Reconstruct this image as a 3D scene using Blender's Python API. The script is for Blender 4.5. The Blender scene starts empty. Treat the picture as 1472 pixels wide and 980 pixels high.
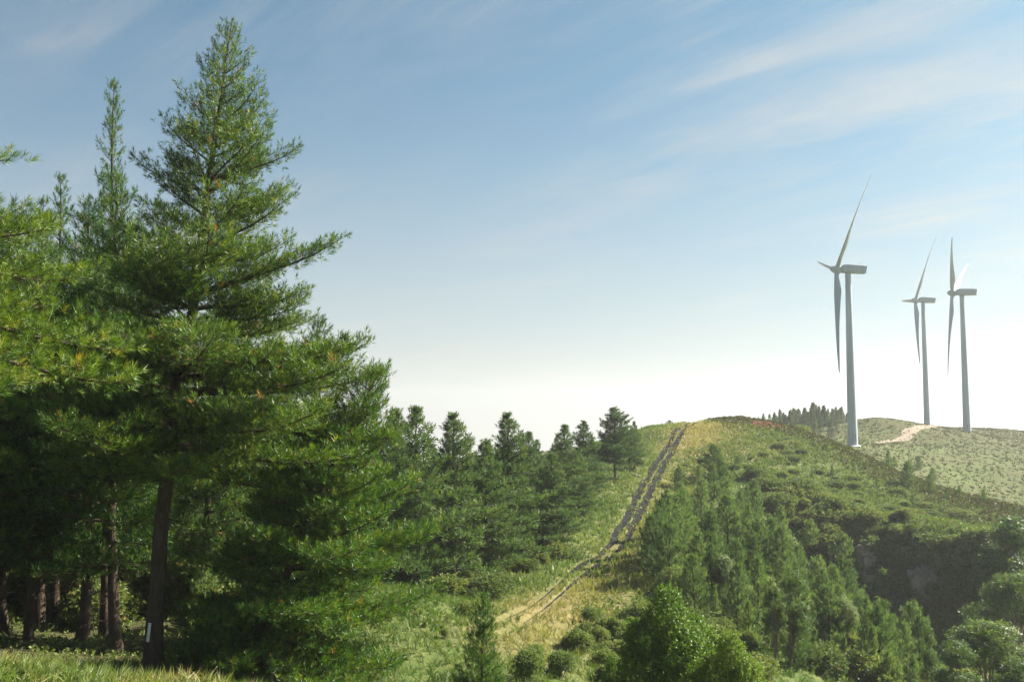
import bpy, math
import numpy as np
from mathutils import Vector, Matrix
from mathutils.bvhtree import BVHTree

R = math.radians
S = bpy.context.scene
C = S.collection

# ------------------------------------------------------------------ camera, sky, sun, exposure
F = 1431.0                      # focal length in photo pixels (photo 1472 x 980), 35 mm on a 36 mm sensor
PITCH = math.atan((612 - 490) / F)
cam_d = bpy.data.cameras.new('camera'); cam_d.lens = 35.0; cam_d.sensor_width = 36.0
cam_d.clip_start = 0.1; cam_d.clip_end = 20000
cam = bpy.data.objects.new('camera', cam_d); C.objects.link(cam)
cam.location = (0, 0, 0); cam.rotation_euler = (R(90) + PITCH, 0, 0)
S.camera = cam

SUN_AZ, SUN_EL = R(70), R(37)   # azimuth clockwise from the view axis (+y), elevation
S.view_settings.view_transform = 'Standard'; S.view_settings.look = 'None'
S.view_settings.gamma = 1.0; S.view_settings.use_curve_mapping = False
S.view_settings.exposure = 2.08

W = bpy.data.worlds.new('World'); S.world = W; W.use_nodes = True
nt = W.node_tree; N = nt.nodes; L = nt.links
N.clear()
wout = N.new('ShaderNodeOutputWorld'); bg = N.new('ShaderNodeBackground')
sky = N.new('ShaderNodeTexSky'); sky.sky_type = 'NISHITA'; sky.sun_disc = False
sky.sun_elevation = SUN_EL; sky.sun_rotation = SUN_AZ
sky.altitude = 300; sky.air_density = 0.8; sky.dust_density = 1.5; sky.ozone_density = 1.6
bg.inputs['Strength'].default_value = 0.05
L.new(bg.outputs[0], wout.inputs[0])
def wn(t, **kw):
    n = N.new(t)
    for k, v in kw.items(): setattr(n, k, v)
    return n
def wmath(op, a, b=None, c=None, clamp=False):
    n = N.new('ShaderNodeMath'); n.operation = op; n.use_clamp = clamp
    for i, v in enumerate((a, b, c)):
        if v is None: continue
        if isinstance(v, (int, float)): n.inputs[i].default_value = v
        else: L.new(v, n.inputs[i])
    return n.outputs[0]
tc = wn('ShaderNodeTexCoord'); sep = wn('ShaderNodeSeparateXYZ'); L.new(tc.outputs['Generated'], sep.inputs[0])
zz = wmath('ADD', wmath('MAXIMUM', sep.outputs['Z'], 0.0), 0.12)
cu = wmath('DIVIDE', sep.outputs['X'], zz); cv = wmath('DIVIDE', sep.outputs['Y'], zz)
comb = wn('ShaderNodeCombineXYZ'); L.new(cu, comb.inputs[0]); L.new(cv, comb.inputs[1])
def cirrus(angle, stretch, scale, detail, rough, dist, lo, hi, off):
    mp = wn('ShaderNodeMapping'); mp.inputs['Rotation'].default_value = (0, 0, R(angle))
    mp.inputs['Location'].default_value = off
    mp2 = wn('ShaderNodeMapping'); mp2.inputs['Scale'].default_value = (stretch, 1, 1)
    L.new(comb.outputs[0], mp.inputs[0]); L.new(mp.outputs[0], mp2.inputs[0])
    nz = wn('ShaderNodeTexNoise'); nz.inputs['Scale'].default_value = scale; nz.inputs['Detail'].default_value = detail
    nz.inputs['Roughness'].default_value = rough; nz.inputs['Distortion'].default_value = dist
    L.new(mp2.outputs[0], nz.inputs['Vector'])
    mr = wn('ShaderNodeMapRange'); mr.interpolation_type = 'SMOOTHSTEP'
    mr.inputs['From Min'].default_value = lo; mr.inputs['From Max'].default_value = hi
    L.new(nz.outputs[0], mr.inputs['Value'])
    return mr.outputs[0]
SKY_OFF = (3.9, 1.7)
c_patch = cirrus(35, 0.55, 0.75, 4, 0.55, 0.6, 0.42, 0.70, (SKY_OFF[0], SKY_OFF[1], 0))
c_streak = cirrus(42, 0.25, 1.9, 8, 0.64, 1.2, 0.34, 0.76, (1.3, 0.4, 0))
c_fine = cirrus(50, 0.16, 7.0, 6, 0.7, 1.5, 0.34, 0.78, (0.2, 2.3, 0))
m1 = wmath('MULTIPLY', c_patch, wmath('ADD', wmath('MULTIPLY', c_streak, 0.85), wmath('MULTIPLY', c_fine, 0.22)))
m3 = wmath('MULTIPLY', c_streak, 0.05)
veil = wmath('MULTIPLY', wmath('EXPONENT', wmath('MULTIPLY', wmath('POWER', wmath('DIVIDE', wmath('MAXIMUM', sep.outputs['Z'], 0.0), 0.235), 1.4), -1.0)), 0.92)
clear = wmath('SUBTRACT', 1.0, wmath('MINIMUM', wmath('ADD', m1, m3), 0.9))
mask = wmath('SUBTRACT', 1.0, wmath('MULTIPLY', clear, wmath('SUBTRACT', 1.0, veil)))
mixc = wn('ShaderNodeMix', data_type='RGBA')
tintn = wn('ShaderNodeMix', data_type='RGBA', blend_type='MULTIPLY'); tintn.inputs['Factor'].default_value = 1.0
L.new(sky.outputs[0], tintn.inputs['A']); tintn.inputs['B'].default_value = (0.125, 0.52, 0.59, 1)
L.new(mask, mixc.inputs['Factor']); L.new(tintn.outputs['Result'], mixc.inputs['A'])
mixc.inputs['B'].default_value = (3.35, 3.25, 3.02, 1)
L.new(mixc.outputs['Result'], bg.inputs['Color'])

sun_d = bpy.data.lights.new('sun', 'SUN'); sun_d.energy = 5.0; sun_d.angle = R(0.53); sun_d.color = (1.0, 0.93, 0.80)
sun = bpy.data.objects.new('sun', sun_d); C.objects.link(sun)
sdir = Vector((math.sin(SUN_AZ) * math.cos(SUN_EL), math.cos(SUN_AZ) * math.cos(SUN_EL), math.sin(SUN_EL)))
sun.rotation_euler = sdir.to_track_quat('Z', 'Y').to_euler(); sun.location = (80, 40, 120)

cy = S.cycles
cy.max_bounces = 6; cy.diffuse_bounces = 1; cy.glossy_bounces = 2; cy.transmission_bounces = 3
cy.volume_bounces = 0; cy.transparent_max_bounces = 4
cy.use_denoising = True
try:
    cy.denoiser = 'OPENIMAGEDENOISE'; cy.denoising_input_passes = 'RGB_ALBEDO_NORMAL'
except Exception: pass
cy.sample_clamp_indirect = 4.0
S.render.use_persistent_data = False

rng = np.random.default_rng(11)

# ------------------------------------------------------------------ helpers
def at(px, py, d):
    """world point that lies d metres ahead and shows at photo pixel (px, py)"""
    cx, cyy, cz = (px - 736) / F, (490 - py) / F, 1.0
    c, s = math.cos(PITCH), math.sin(PITCH)
    y = cz * c - cyy * s; z = cz * s + cyy * c
    k = d / y
    return np.array((cx * k, d, z * k))
def to_px(x, y, z):
    c, s = math.cos(PITCH), math.sin(PITCH)
    f = y * c + z * s; u = -y * s + z * c
    return 736 + F * x / f, 490 - F * u / f
def hash2(ix, iy, seed):
    n = (ix.astype(np.int64) * 374761393 + iy.astype(np.int64) * 668265263 + seed * 974711) & 0x7fffffff
    n = ((n ^ (n >> 13)) * 1274126177) & 0x7fffffff
    return ((n ^ (n >> 16)) & 0xffff) / 65535.0
def vnoise(x, y, seed=0):
    x = np.asarray(x, float); y = np.asarray(y, float)
    ix, iy = np.floor(x), np.floor(y); fx, fy = x - ix, y - iy
    fx = fx * fx * (3 - 2 * fx); fy = fy * fy * (3 - 2 * fy)
    a, b = hash2(ix, iy, seed), hash2(ix + 1, iy, seed); c, d = hash2(ix, iy + 1, seed), hash2(ix + 1, iy + 1, seed)
    return (a * (1 - fx) + b * fx) * (1 - fy) + (c * (1 - fx) + d * fx) * fy
def fbm(x, y, seed=0, o=4):
    v = 0; a = 0.5; s = 0
    for i in range(o):
        v = v + a * vnoise(x * 2 ** i + 17.3 * i, y * 2 ** i - 9.1 * i, seed + i); s += a; a *= 0.5
    return v / s
def sstep(a, b, x):
    t = np.clip((x - a) / (b - a), 0, 1); return t * t * (3 - 2 * t)
def unit(v):
    return v / np.maximum(np.linalg.norm(v, axis=-1, keepdims=True), 1e-9)

def mesh_np(name, verts, faces, mat, tint=None, smooth=False):
    """verts (n,3); faces (m,k) int; tint optional per-face float"""
    verts = np.ascontiguousarray(verts, np.float32); faces = np.ascontiguousarray(faces, np.int32)
    m, k = faces.shape
    me = bpy.data.meshes.new(name)
    me.vertices.add(len(verts)); me.vertices.foreach_set('co', verts.ravel())
    me.loops.add(m * k); me.loops.foreach_set('vertex_index', faces.ravel())
    me.polygons.add(m); me.polygons.foreach_set('loop_start', np.arange(0, m * k, k, dtype=np.int32))
    if smooth: me.polygons.foreach_set('use_smooth', np.ones(m, bool))
    me.update(calc_edges=True)
    if tint is not None:
        at_ = me.attributes.new('tint', 'FLOAT', 'FACE'); at_.data.foreach_set('value', np.ascontiguousarray(tint, np.float32))
    me.materials.append(mat)
    return me
def link(name, me, parent=None, loc=None):
    o = bpy.data.objects.new(name, me); C.objects.link(o)
    if parent is not None: o.parent = parent
    if loc is not None: o.location = loc
    return o
def tag(o, label=None, cat=None, group=None, kind=None):
    if label: o['label'] = label
    if cat: o['category'] = cat
    if group: o['group'] = group
    if kind: o['kind'] = kind
    return o
def tubes(paths, radii, sides):
    """paths (n, p, 3), radii (n, p) -> verts, quads"""
    n, p, _ = paths.shape
    t = np.gradient(paths, axis=1); t = unit(t)
    ref = np.where(np.abs(t[..., 2:3]) > 0.8, np.array([1.0, 0, 0]), np.array([0, 0, 1.0]))
    u = unit(np.cross(t, ref)); v = np.cross(t, u)
    a = np.arange(sides) / sides * 2 * np.pi
    ring = paths[:, :, None, :] + radii[:, :, None, None] * (np.cos(a)[None, None, :, None] * u[:, :, None, :] + np.sin(a)[None, None, :, None] * v[:, :, None, :])
    verts = ring.reshape(-1, 3)
    idx = np.arange(n * p * sides).reshape(n, p, sides)
    a0 = idx[:, :-1, :]; a1 = np.roll(a0, -1, 2); b0 = idx[:, 1:, :]; b1 = np.roll(b0, -1, 2)
    q = np.stack([a0, a1, b1, b0], -1).reshape(-1, 4)
    return verts, q
def join(parts):
    vs, fs, o = [], [], 0
    for v, f in parts:
        vs.append(v); fs.append(f + o); o += len(v)
    return np.concatenate(vs), np.concatenate(fs)
def basis(d, spin):
    ref = np.where(np.abs(d[:, 2:3]) > 0.9, np.array([1.0, 0, 0]), np.array([0, 0, 1.0]))
    u = unit(np.cross(d, ref)); v = np.cross(d, u)
    c, s = np.cos(spin)[:, None], np.sin(spin)[:, None]
    return u * c + v * s, v * c - u * s
def stamp(tmpl, pos, d, scale, r):
    """tmpl (k,3 or 4,3) faces in local space (z along d) stamped at every pos"""
    n = len(pos); u, v = basis(d, r.uniform(0, 6.283, n))
    k, c, _ = tmpl.shape
    M = np.stack([u, v, d], 1) * np.asarray(scale).reshape(-1, 1, 1)          # n,3,3
    vv = np.einsum('kcj,njx->nkcx', tmpl, M) + pos[:, None, None, :]
    verts = vv.reshape(-1, 3)
    return verts, np.arange(len(verts)).reshape(-1, c)

# ------------------------------------------------------------------ materials
def mat(name):
    m = bpy.data.materials.new(name); m.use_nodes = True
    m.node_tree.nodes.clear(); return m
class NB:
    def __init__(s, m): s.t = m.node_tree; s.n = s.t.nodes; s.l = s.t.links
    def new(s, t, **kw):
        n = s.n.new(t)
        for k, v in kw.items(): setattr(n, k, v)
        return n
    def noise(s, scale, detail=4, rough=0.55, vec=None, dist=0):
        n = s.new('ShaderNodeTexNoise'); n.inputs['Scale'].default_value = scale; n.inputs['Detail'].default_value = detail
        n.inputs['Roughness'].default_value = rough; n.inputs['Distortion'].default_value = dist
        if vec: s.l.new(vec, n.inputs['Vector'])
        return n.outputs[0]
    def ramp(s, fac, stops):
        n = s.new('ShaderNodeValToRGB'); e = n.color_ramp.elements
        e[0].position, e[0].color = stops[0][0], (*stops[0][1], 1)
        e[1].position, e[1].color = stops[-1][0], (*stops[-1][1], 1)
        for p, c in stops[1:-1]:
            x = e.new(p); x.color = (*c, 1)
        s.l.new(fac, n.inputs[0]); return n.outputs[0]
    def math(s, op, a, b=None, clamp=False):
        n = s.new('ShaderNodeMath', operation=op, use_clamp=clamp)
        for i, v in enumerate((a, b)):
            if v is None: continue
            if isinstance(v, (int, float)): n.inputs[i].default_value = v
            else: s.l.new(v, n.inputs[i])
        return n.outputs[0]
    def mix(s, f, a, b, blend='MIX'):
        n = s.new('ShaderNodeMix', data_type='RGBA', blend_type=blend)
        for sock, v in (('Factor', f), ('A', a), ('B', b)):
            if isinstance(v, (int, float)): n.inputs[sock].default_value = v
            elif isinstance(v, tuple): n.inputs[sock].default_value = (*v, 1)
            else: s.l.new(v, n.inputs[sock])
        return n.outputs['Result']
    def out(s, sh): o = s.new('ShaderNodeOutputMaterial'); s.l.new(sh, o.inputs['Surface'])
    def bsdf(s, col, rough, spec=0.3, normal=None):
        p = s.new('ShaderNodeBsdfPrincipled')
        if isinstance(col, tuple): p.inputs['Base Color'].default_value = (*col, 1)
        else: s.l.new(col, p.inputs['Base Color'])
        if isinstance(rough, (int, float)): p.inputs['Roughness'].default_value = rough
        else: s.l.new(rough, p.inputs['Roughness'])
        p.inputs['Specular IOR Level'].default_value = spec
        if normal: s.l.new(normal, p.inputs['Normal'])
        return p.outputs[0]
    def bump(s, h, strength, dist=0.05):
        b = s.new('ShaderNodeBump'); b.inputs['Strength'].default_value = strength; b.inputs['Distance'].default_value = dist
        s.l.new(h, b.inputs['Height']); return b.outputs[0]
    def pos(s): return s.new('ShaderNodeNewGeometry').outputs['Position']
    def obj(s): return s.new('ShaderNodeTexCoord').outputs['Object']

def leaf_mat(name, stops, rough=0.45, spec=0.35, trans=0.35, tcol=(1.0, 1.15, 0.5), vary=0.25):
    m = mat(name); b = NB(m)
    a = b.new('ShaderNodeAttribute', attribute_name='tint')
    col = b.ramp(a.outputs['Fac'], stops)
    oi = b.new('ShaderNodeObjectInfo')
    hs = b.new('ShaderNodeHueSaturation')
    b.l.new(b.math('ADD', b.math('MULTIPLY', oi.outputs['Random'], vary), 1 - vary * 0.5), hs.inputs['Value'])
    b.l.new(b.math('ADD', b.math('MULTIPLY', oi.outputs['Random'], -0.03), 0.515), hs.inputs['Hue'])
    b.l.new(col, hs.inputs['Color'])
    s1 = b.bsdf(hs.outputs[0], rough, spec)
    tr = b.new('ShaderNodeBsdfTranslucent')
    b.l.new(b.mix(1.0, hs.outputs[0], tcol, 'MULTIPLY'), tr.inputs['Color'])
    mx = b.new('ShaderNodeMixShader'); mx.inputs[0].default_value = trans
    b.l.new(s1, mx.inputs[1]); b.l.new(tr.outputs[0], mx.inputs[2]); b.out(mx.outputs[0])
    return m
M_needle = leaf_mat('pine_needles', [(0, (0.022, 0.058, 0.011)), (0.5, (0.058, 0.118, 0.014)), (0.9, (0.120, 0.180, 0.018)), (0.955, (0.18, 0.18, 0.025)), (1, (0.26, 0.13, 0.03))], 0.5, 0.3, 0.32, (1.2, 1.2, 0.4))
M_needle_mid = leaf_mat('mid_pine_needles', [(0, (0.042, 0.076, 0.032)), (0.6, (0.078, 0.118, 0.040)), (1, (0.125, 0.155, 0.044))], 0.6, 0.15, 0.38, vary=0.5)
M_needle_young = leaf_mat('young_pine_needles', [(0, (0.064, 0.112, 0.046)), (0.6, (0.112, 0.165, 0.056)), (1, (0.165, 0.195, 0.062))], 0.6, 0.15, 0.38, vary=0.6)
M_leaf = leaf_mat('broad_leaves', [(0, (0.062, 0.110, 0.014)), (0.6, (0.115, 0.175, 0.020)), (1, (0.19, 0.24, 0.03))], 0.5, 0.25, 0.4, vary=0.3)
M_euc = leaf_mat('eucalyptus_leaves', [(0, (0.055, 0.095, 0.038)), (0.6, (0.095, 0.140, 0.048)), (1, (0.17, 0.19, 0.055))], 0.5, 0.25, 0.42, vary=0.35)
M_bush = leaf_mat('bush_leaves', [(0, (0.070, 0.105, 0.034)), (0.6, (0.125, 0.155, 0.048)), (0.92, (0.18, 0.18, 0.06)), (1, (0.17, 0.115, 0.05))], 0.6, 0.2, 0.40, vary=0.5)
M_pale = leaf_mat('pale_bush_leaves', [(0, (0.080, 0.120, 0.040)), (0.6, (0.125, 0.165, 0.055)), (1, (0.20, 0.20, 0.075))], 0.55, 0.2, 0.42, vary=0.35)
M_heath = leaf_mat('heath_leaves', [(0, (0.050, 0.060, 0.022)), (0.55, (0.090, 0.090, 0.032)), (0.9, (0.125, 0.085, 0.040)), (1, (0.13, 0.055, 0.05))], 0.6, 0.2, 0.25, vary=0.5)
M_pink = leaf_mat('pink_heather_bloom', [(0, (0.16, 0.06, 0.06)), (0.5, (0.36, 0.10, 0.15)), (1, (0.42, 0.16, 0.22))], 0.6, 0.2, 0.3)
M_grass = leaf_mat('grass_blades', [(0, (0.075, 0.120, 0.028)), (0.4, (0.120, 0.160, 0.040)), (0.65, (0.185, 0.185, 0.065)), (1, (0.33, 0.255, 0.115))], 0.5, 0.3, 0.4)
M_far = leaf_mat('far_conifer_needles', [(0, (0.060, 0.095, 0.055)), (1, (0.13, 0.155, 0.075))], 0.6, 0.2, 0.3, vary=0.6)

def bark_mat(name, c0, c1, sc=6.0):
    m = mat(name); b = NB(m)
    mp = b.new('ShaderNodeMapping'); mp.inputs['Scale'].default_value = (1, 1, 0.28); b.l.new(b.obj(), mp.inputs[0])
    n1 = b.noise(sc, 6, 0.65, mp.outputs[0], 0.6); n2 = b.noise(sc * 5, 4, 0.6, mp.outputs[0])
    h = b.math('ADD', b.math('MULTIPLY', n1, 0.7), b.math('MULTIPLY', n2, 0.3))
    b.out(b.bsdf(b.ramp(h, [(0.3, c0), (0.68, c1)]), 0.9, 0.15, b.bump(h, 1.0, 0.12)))
    return m
M_bark = bark_mat('pine_bark', (0.026, 0.020, 0.016), (0.090, 0.066, 0.050))
M_bark_pale = bark_mat('pale_bark', (0.12, 0.09, 0.065), (0.33, 0.27, 0.21), 4)

# ground: zones come from point attributes (what grows there), fine variation from noise
M_ground = mat('hill_ground'); b = NB(M_ground)
p = b.pos()
dry = b.new('ShaderNodeAttribute', attribute_name='dry').outputs['Fac']
heath = b.new('ShaderNodeAttribute', attribute_name='heath').outputs['Fac']
soil = b.new('ShaderNodeAttribute', attribute_name='soil').outputs['Fac']
n_big = b.noise(0.16, 5, 0.6, p); n_mid = b.noise(0.9, 5, 0.65, p); n_fine = b.noise(6.0, 5, 0.7, p)
green = b.ramp(n_mid, [(0.30, (0.055, 0.085, 0.024)), (0.5, (0.095, 0.130, 0.035)), (0.72, (0.150, 0.170, 0.050))])
straw = b.ramp(n_mid, [(0.30, (0.15, 0.135, 0.050)), (0.55, (0.24, 0.19, 0.080)), (0.75, (0.33, 0.25, 0.12))])
brown = b.ramp(n_mid, [(0.30, (0.040, 0.040, 0.020)), (0.5, (0.080, 0.066, 0.034)), (0.7, (0.095, 0.098, 0.038))])
earth = b.ramp(n_fine, [(0.3, (0.03, 0.022, 0.014)), (0.7, (0.085, 0.06, 0.036))])
def soft(att, amp=1.1):
    return b.math('ADD', att, b.math('MULTIPLY', b.math('SUBTRACT', n_big, 0.5), amp), clamp=True)
col = b.mix(soft(dry), green, straw); col = b.mix(soft(heath), col, brown); col = b.mix(soft(soil, 0.5), col, earth)
col = b.mix(b.math('MULTIPLY', n_fine, 0.5), col, (0.03, 0.04, 0.015), 'MIX')
hh = b.math('ADD', b.math('MULTIPLY', n_mid, 0.6), b.math('MULTIPLY', n_fine, 0.4))
b.out(b.bsdf(col, 0.95, 0.1, b.bump(hh, 1.0, 0.35)))

M_track = mat('track_soil'); b = NB(M_track)
p = b.pos(); n1 = b.noise(2.2, 5, 0.6, p); n2 = b.noise(12, 4, 0.6, p)
b.out(b.bsdf(b.ramp(n1, [(0.3, (0.014, 0.014, 0.016)), (0.6, (0.027, 0.026, 0.028)), (0.75, (0.055, 0.048, 0.042))]), 1.0, 0.0, b.bump(n2, 0.9, 0.08)))
M_road = mat('pale_gravel'); b = NB(M_road)
p = b.pos(); n1 = b.noise(0.6, 5, 0.6, p); n2 = b.noise(8, 4, 0.6, p)
b.out(b.bsdf(b.ramp(n1, [(0.3, (0.17, 0.13, 0.095)), (0.7, (0.30, 0.245, 0.19))]), 0.95, 0.15, b.bump(n2, 0.5, 0.05)))
M_rock = mat('pale_rock'); b = NB(M_rock)
p = b.pos(); n1 = b.noise(0.9, 6, 0.65, p, 0.8); n2 = b.noise(5, 5, 0.6, p)
b.out(b.bsdf(b.ramp(n1, [(0.3, (0.12, 0.10, 0.085)), (0.55, (0.30, 0.25, 0.21)), (0.75, (0.42, 0.34, 0.28))]), 0.95, 0.15, b.bump(n2, 1.0, 0.2)))
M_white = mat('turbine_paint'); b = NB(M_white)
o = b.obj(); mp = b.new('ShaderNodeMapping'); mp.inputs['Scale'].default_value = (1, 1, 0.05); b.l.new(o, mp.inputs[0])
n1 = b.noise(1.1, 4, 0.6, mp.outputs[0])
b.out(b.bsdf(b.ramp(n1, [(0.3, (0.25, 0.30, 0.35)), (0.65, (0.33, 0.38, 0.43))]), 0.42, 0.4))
M_grey = mat('turbine_grey'); b = NB(M_grey); b.out(b.bsdf(b.ramp(b.noise(3.0, 3, 0.5, b.obj()), [(0.3, (0.16, 0.17, 0.18)), (0.7, (0.22, 0.23, 0.24))]), 0.5, 0.4))
M_plate = mat('white_plastic'); b = NB(M_plate); b.out(b.bsdf(b.ramp(b.noise(9, 4, 0.6, b.obj()), [(0.3, (0.50, 0.50, 0.48)), (0.7, (0.72, 0.72, 0.70))]), 0.5, 0.4))
M_log = bark_mat('weathered_wood', (0.28, 0.23, 0.18), (0.55, 0.48, 0.40), 3)

# ------------------------------------------------------------------ terrain
CP = []
def cp(px, py, d): CP.append(at(px, py, d))
def cw(x, y, z): CP.append(np.array((x, y, z), float))
for x, z in ((-6, -1.9), (0, -1.75), (6, -2.2)):
    cw(x, 0, z); cw(x * 1.5, -12, z + .3)
for q in ((-12, 17, -4.3), (-15, 30, -8.0), (-9, 30, -8.4), (-22, 30, -7.2), (-4, 20, -6.6), (-3, 26, -8.2), (0, 30, -9.4), (6, 24, -9.6), (8, 38, -13), (16, 40, -16.5), (16, 24, -13), (28, 40, -19), (40, 60, -21), (50, 76, -21), (-30, 20, -7), (-45, 40, -7.5), (-60, 70, -6.5),
          (-30, 60, -9.2), (-14, 46, -9.3), (-16, 70, -9.0), (-30, 100, -11), (-60, 130, -11), (-20, 130, -11), (-4, 112, -10), (4, 150, -8.5), (-30, 180, -11), (4, 200, -9), (10, 260, -8), (-60, 240, -12), (-100, 180, -6), (-120, 300, -16), (-130, 60, -8),
          (-60, -40, -4), (60, -40, -12), (120, 20, -24), (110, 70, -23), (120, 110, -18), (140, 160, -16), (190, 200, -14), (-60, 340, -14), (60, 360, -6), (190, 300, -6), (190, 380, -6), (120, 440, -10), (0, 440, -16), (260, 420, -16), (-200, 440, -30)):
    cw(*q)
for q in ((0, 976, 24), (120, 984, 24), (230, 998, 24), (330, 1012, 24), (430, 1028, 24), (230, 972, 34), (60, 958, 35), (430, 975, 36), (520, 985, 40), (640, 935, 50), (690, 915, 55), (640, 850, 74), (735, 800, 87), (800, 760, 100), (880, 690, 127), (905, 655, 143),
          (740, 890, 62), (790, 858, 73), (830, 825, 84), (870, 800, 93), (890, 780, 99), (905, 750, 109), (925, 710, 122), (945, 675, 135), (960, 650, 145), (975, 622, 157), (990, 612, 166),
          (940, 614, 165), (1050, 602, 172), (1100, 606, 170), (1160, 621, 165), (1220, 645, 158), (1290, 680, 150), (1350, 705, 144), (1430, 725, 136), (1472, 740, 131),
          (930, 800, 90), (960, 860, 76), (1000, 780, 97), (1000, 700, 128), (1100, 680, 138), (1200, 700, 137), (1300, 735, 128), (1400, 765, 119), (1472, 785, 112),
          (1090, 700, 130), (1150, 725, 126), (1240, 765, 119), (1300, 785, 114), (1400, 805, 108), (1472, 815, 104),
          (1110, 748, 120), (1160, 785, 119), (1240, 848, 114), (1310, 884, 110), (1400, 914, 105), (1472, 924, 101),
          (1050, 790, 99), (1130, 830, 94), (1200, 880, 89), (1100, 900, 77), (1200, 950, 74), (1290, 925, 95), (1300, 960, 84), (1400, 985, 82),
          (1260, 660, 205), (1227, 641, 221), (1330, 642, 232), (1300, 630, 250), (1391, 623, 284), (1334, 610, 340), (1262, 602, 262), (1290, 606, 275), (1472, 609, 330), (1425, 606, 340), (1472, 722, 190), (1400, 692, 205), (1440, 650, 235),
          (1150, 622, 285), (1100, 620, 290), (1190, 612, 300), (1040, 628, 280), (1213, 632, 245)):
    cp(*q)
for q in ((1050, 640, 200), (1150, 668, 192), (1250, 690, 186), (1350, 735, 172), (1450, 765, 160), (960, 640, 215)):
    cp(*q)
CP = np.array(CP)
def tps_fit(P, z, lam):
    n = len(P); d = np.linalg.norm(P[:, None] - P[None], axis=2)
    K = np.where(d > 0, d * d * np.log(np.maximum(d, 1e-9)), 0) + lam * np.eye(n)
    Q = np.hstack([np.ones((n, 1)), P]); A = np.zeros((n + 3, n + 3)); A[:n, :n] = K; A[:n, n:] = Q; A[n:, :n] = Q.T
    return np.linalg.solve(A, np.concatenate([z, np.zeros(3)]))
SC = 100.0
TW = tps_fit(CP[:, :2] / SC, CP[:, 2], 5e-5)
def base_h(x, y):
    x = np.atleast_1d(np.asarray(x, float)); y = np.atleast_1d(np.asarray(y, float)); out = np.empty(len(x))
    for i in range(0, len(x), 20000):
        xs, ys = np.clip(x[i:i + 20000], -260, 300) / SC, np.clip(y[i:i + 20000], -80, 460) / SC
        d2 = (xs[:, None] - CP[None, :, 0] / SC) ** 2 + (ys[:, None] - CP[None, :, 1] / SC) ** 2
        K = 0.5 * d2 * np.log(np.maximum(d2, 1e-12))
        out[i:i + 20000] = K @ TW[:-3] + TW[-3] + TW[-2] * xs + TW[-1] * ys
    r = np.hypot(x, y)
    far = -14 - np.maximum(r - 350, 0) * 0.045
    k = sstep(330, 480, r)
    k = np.maximum(k, sstep(60, 160, -y))
    return out * (1 - k) + np.minimum(far, -14) * k
TRK = np.array([at(*q)[:2] for q in ((690, 915, 55), (740, 888, 62), (790, 858, 73), (830, 825, 84), (868, 800, 93), (890, 780, 99), (905, 750, 109), (925, 710, 122), (945, 675, 135), (960, 650, 145), (975, 622, 157), (990, 612, 166), (1000, 612, 176))])
def seg_dist(x, y, P):
    best = np.full(len(x), 1e9)
    for a, c in zip(P[:-1], P[1:]):
        ab = c - a; t = np.clip(((x - a[0]) * ab[0] + (y - a[1]) * ab[1]) / (ab @ ab), 0, 1)
        best = np.minimum(best, np.hypot(x - a[0] - t * ab[0], y - a[1] - t * ab[1]))
    return best
def ground(x, y):
    x = np.atleast_1d(np.asarray(x, float)); y = np.atleast_1d(np.asarray(y, float))
    h = base_h(x, y); r = np.hypot(x, y)
    calm = sstep(0.6, 3.5, seg_dist(x, y, TRK)) * 0.85 + 0.15
    amp = sstep(3, 25, r) * calm
    h = h + amp * ((fbm(x / 9, y / 9, 3) - .5) * 0.9 + (fbm(x / 2.3, y / 2.3, 8, 3) - .5) * 0.55)
    tw = seg_dist(x, y, TRK)
    h = h - 0.12 * np.exp(-((tw - 0.55) / 0.28) ** 2)
    return h
# polar sheet, finest where the valley lies
th = np.concatenate([np.arange(-34, 34.01, 0.17), np.arange(36, 326, 4)]) * np.pi / 180
rr = [0.6]
while rr[-1] < 2400:
    q = rr[-1]; rr.append(q * (1.10 if q < 24 else 1.0115 if q < 175 else 1.014 if q < 380 else 1.09))
rr = np.array(rr)
TT, RR = np.meshgrid(th, rr); gx = (RR * np.sin(TT)).ravel(); gy = (RR * np.cos(TT)).ravel(); gz = ground(gx, gy)
nr, nt_ = RR.shape
idx = np.arange(nr * nt_).reshape(nr, nt_); a0 = idx[:-1]; a1 = np.roll(a0, -1, 1); b0 = idx[1:]; b1 = np.roll(b0, -1, 1)
quads = np.stack([a0, a1, b1, b0], -1).reshape(-1, 4)
gv = np.stack([gx, gy, gz], 1)
# centre cap
gv = np.vstack([gv, [[0, 0, float(ground(0, 0)[0])]]])
tri_cap = np.stack([np.roll(idx[0], -1), idx[0], np.full(nt_, len(gv) - 1)], -1)
me = bpy.data.meshes.new('terrain')
me.from_pydata([], [], [])
def mesh_mixed(me, verts, quads, tris):
    lt = np.concatenate([quads.ravel(), tris.ravel()]).astype(np.int32)
    ls = np.concatenate([np.arange(len(quads)) * 4, len(quads) * 4 + np.arange(len(tris)) * 3]).astype(np.int32)
    me.vertices.add(len(verts)); me.vertices.foreach_set('co', verts.astype(np.float32).ravel())
    me.loops.add(len(lt)); me.loops.foreach_set('vertex_index', lt)
    me.polygons.add(len(ls)); me.polygons.foreach_set('loop_start', ls)
    me.polygons.foreach_set('use_smooth', np.ones(len(ls), bool)); me.update(calc_edges=True)
mesh_mixed(me, gv, quads[:, ::-1], tri_cap[:, ::-1])
vx, vy = gv[:, 0], gv[:, 1]; PX, PY = to_px(vx, np.maximum(vy, 1), gv[:, 2])
td = seg_dist(vx, vy, TRK)
CREST = np.array([at(*q)[:2] for q in ((1040, 604, 170), (1100, 607, 168), (1160, 622, 163), (1220, 645, 157), (1290, 680, 149), (1350, 705, 143), (1430, 725, 135), (1472, 740, 130), (1560, 770, 122))])
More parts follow.
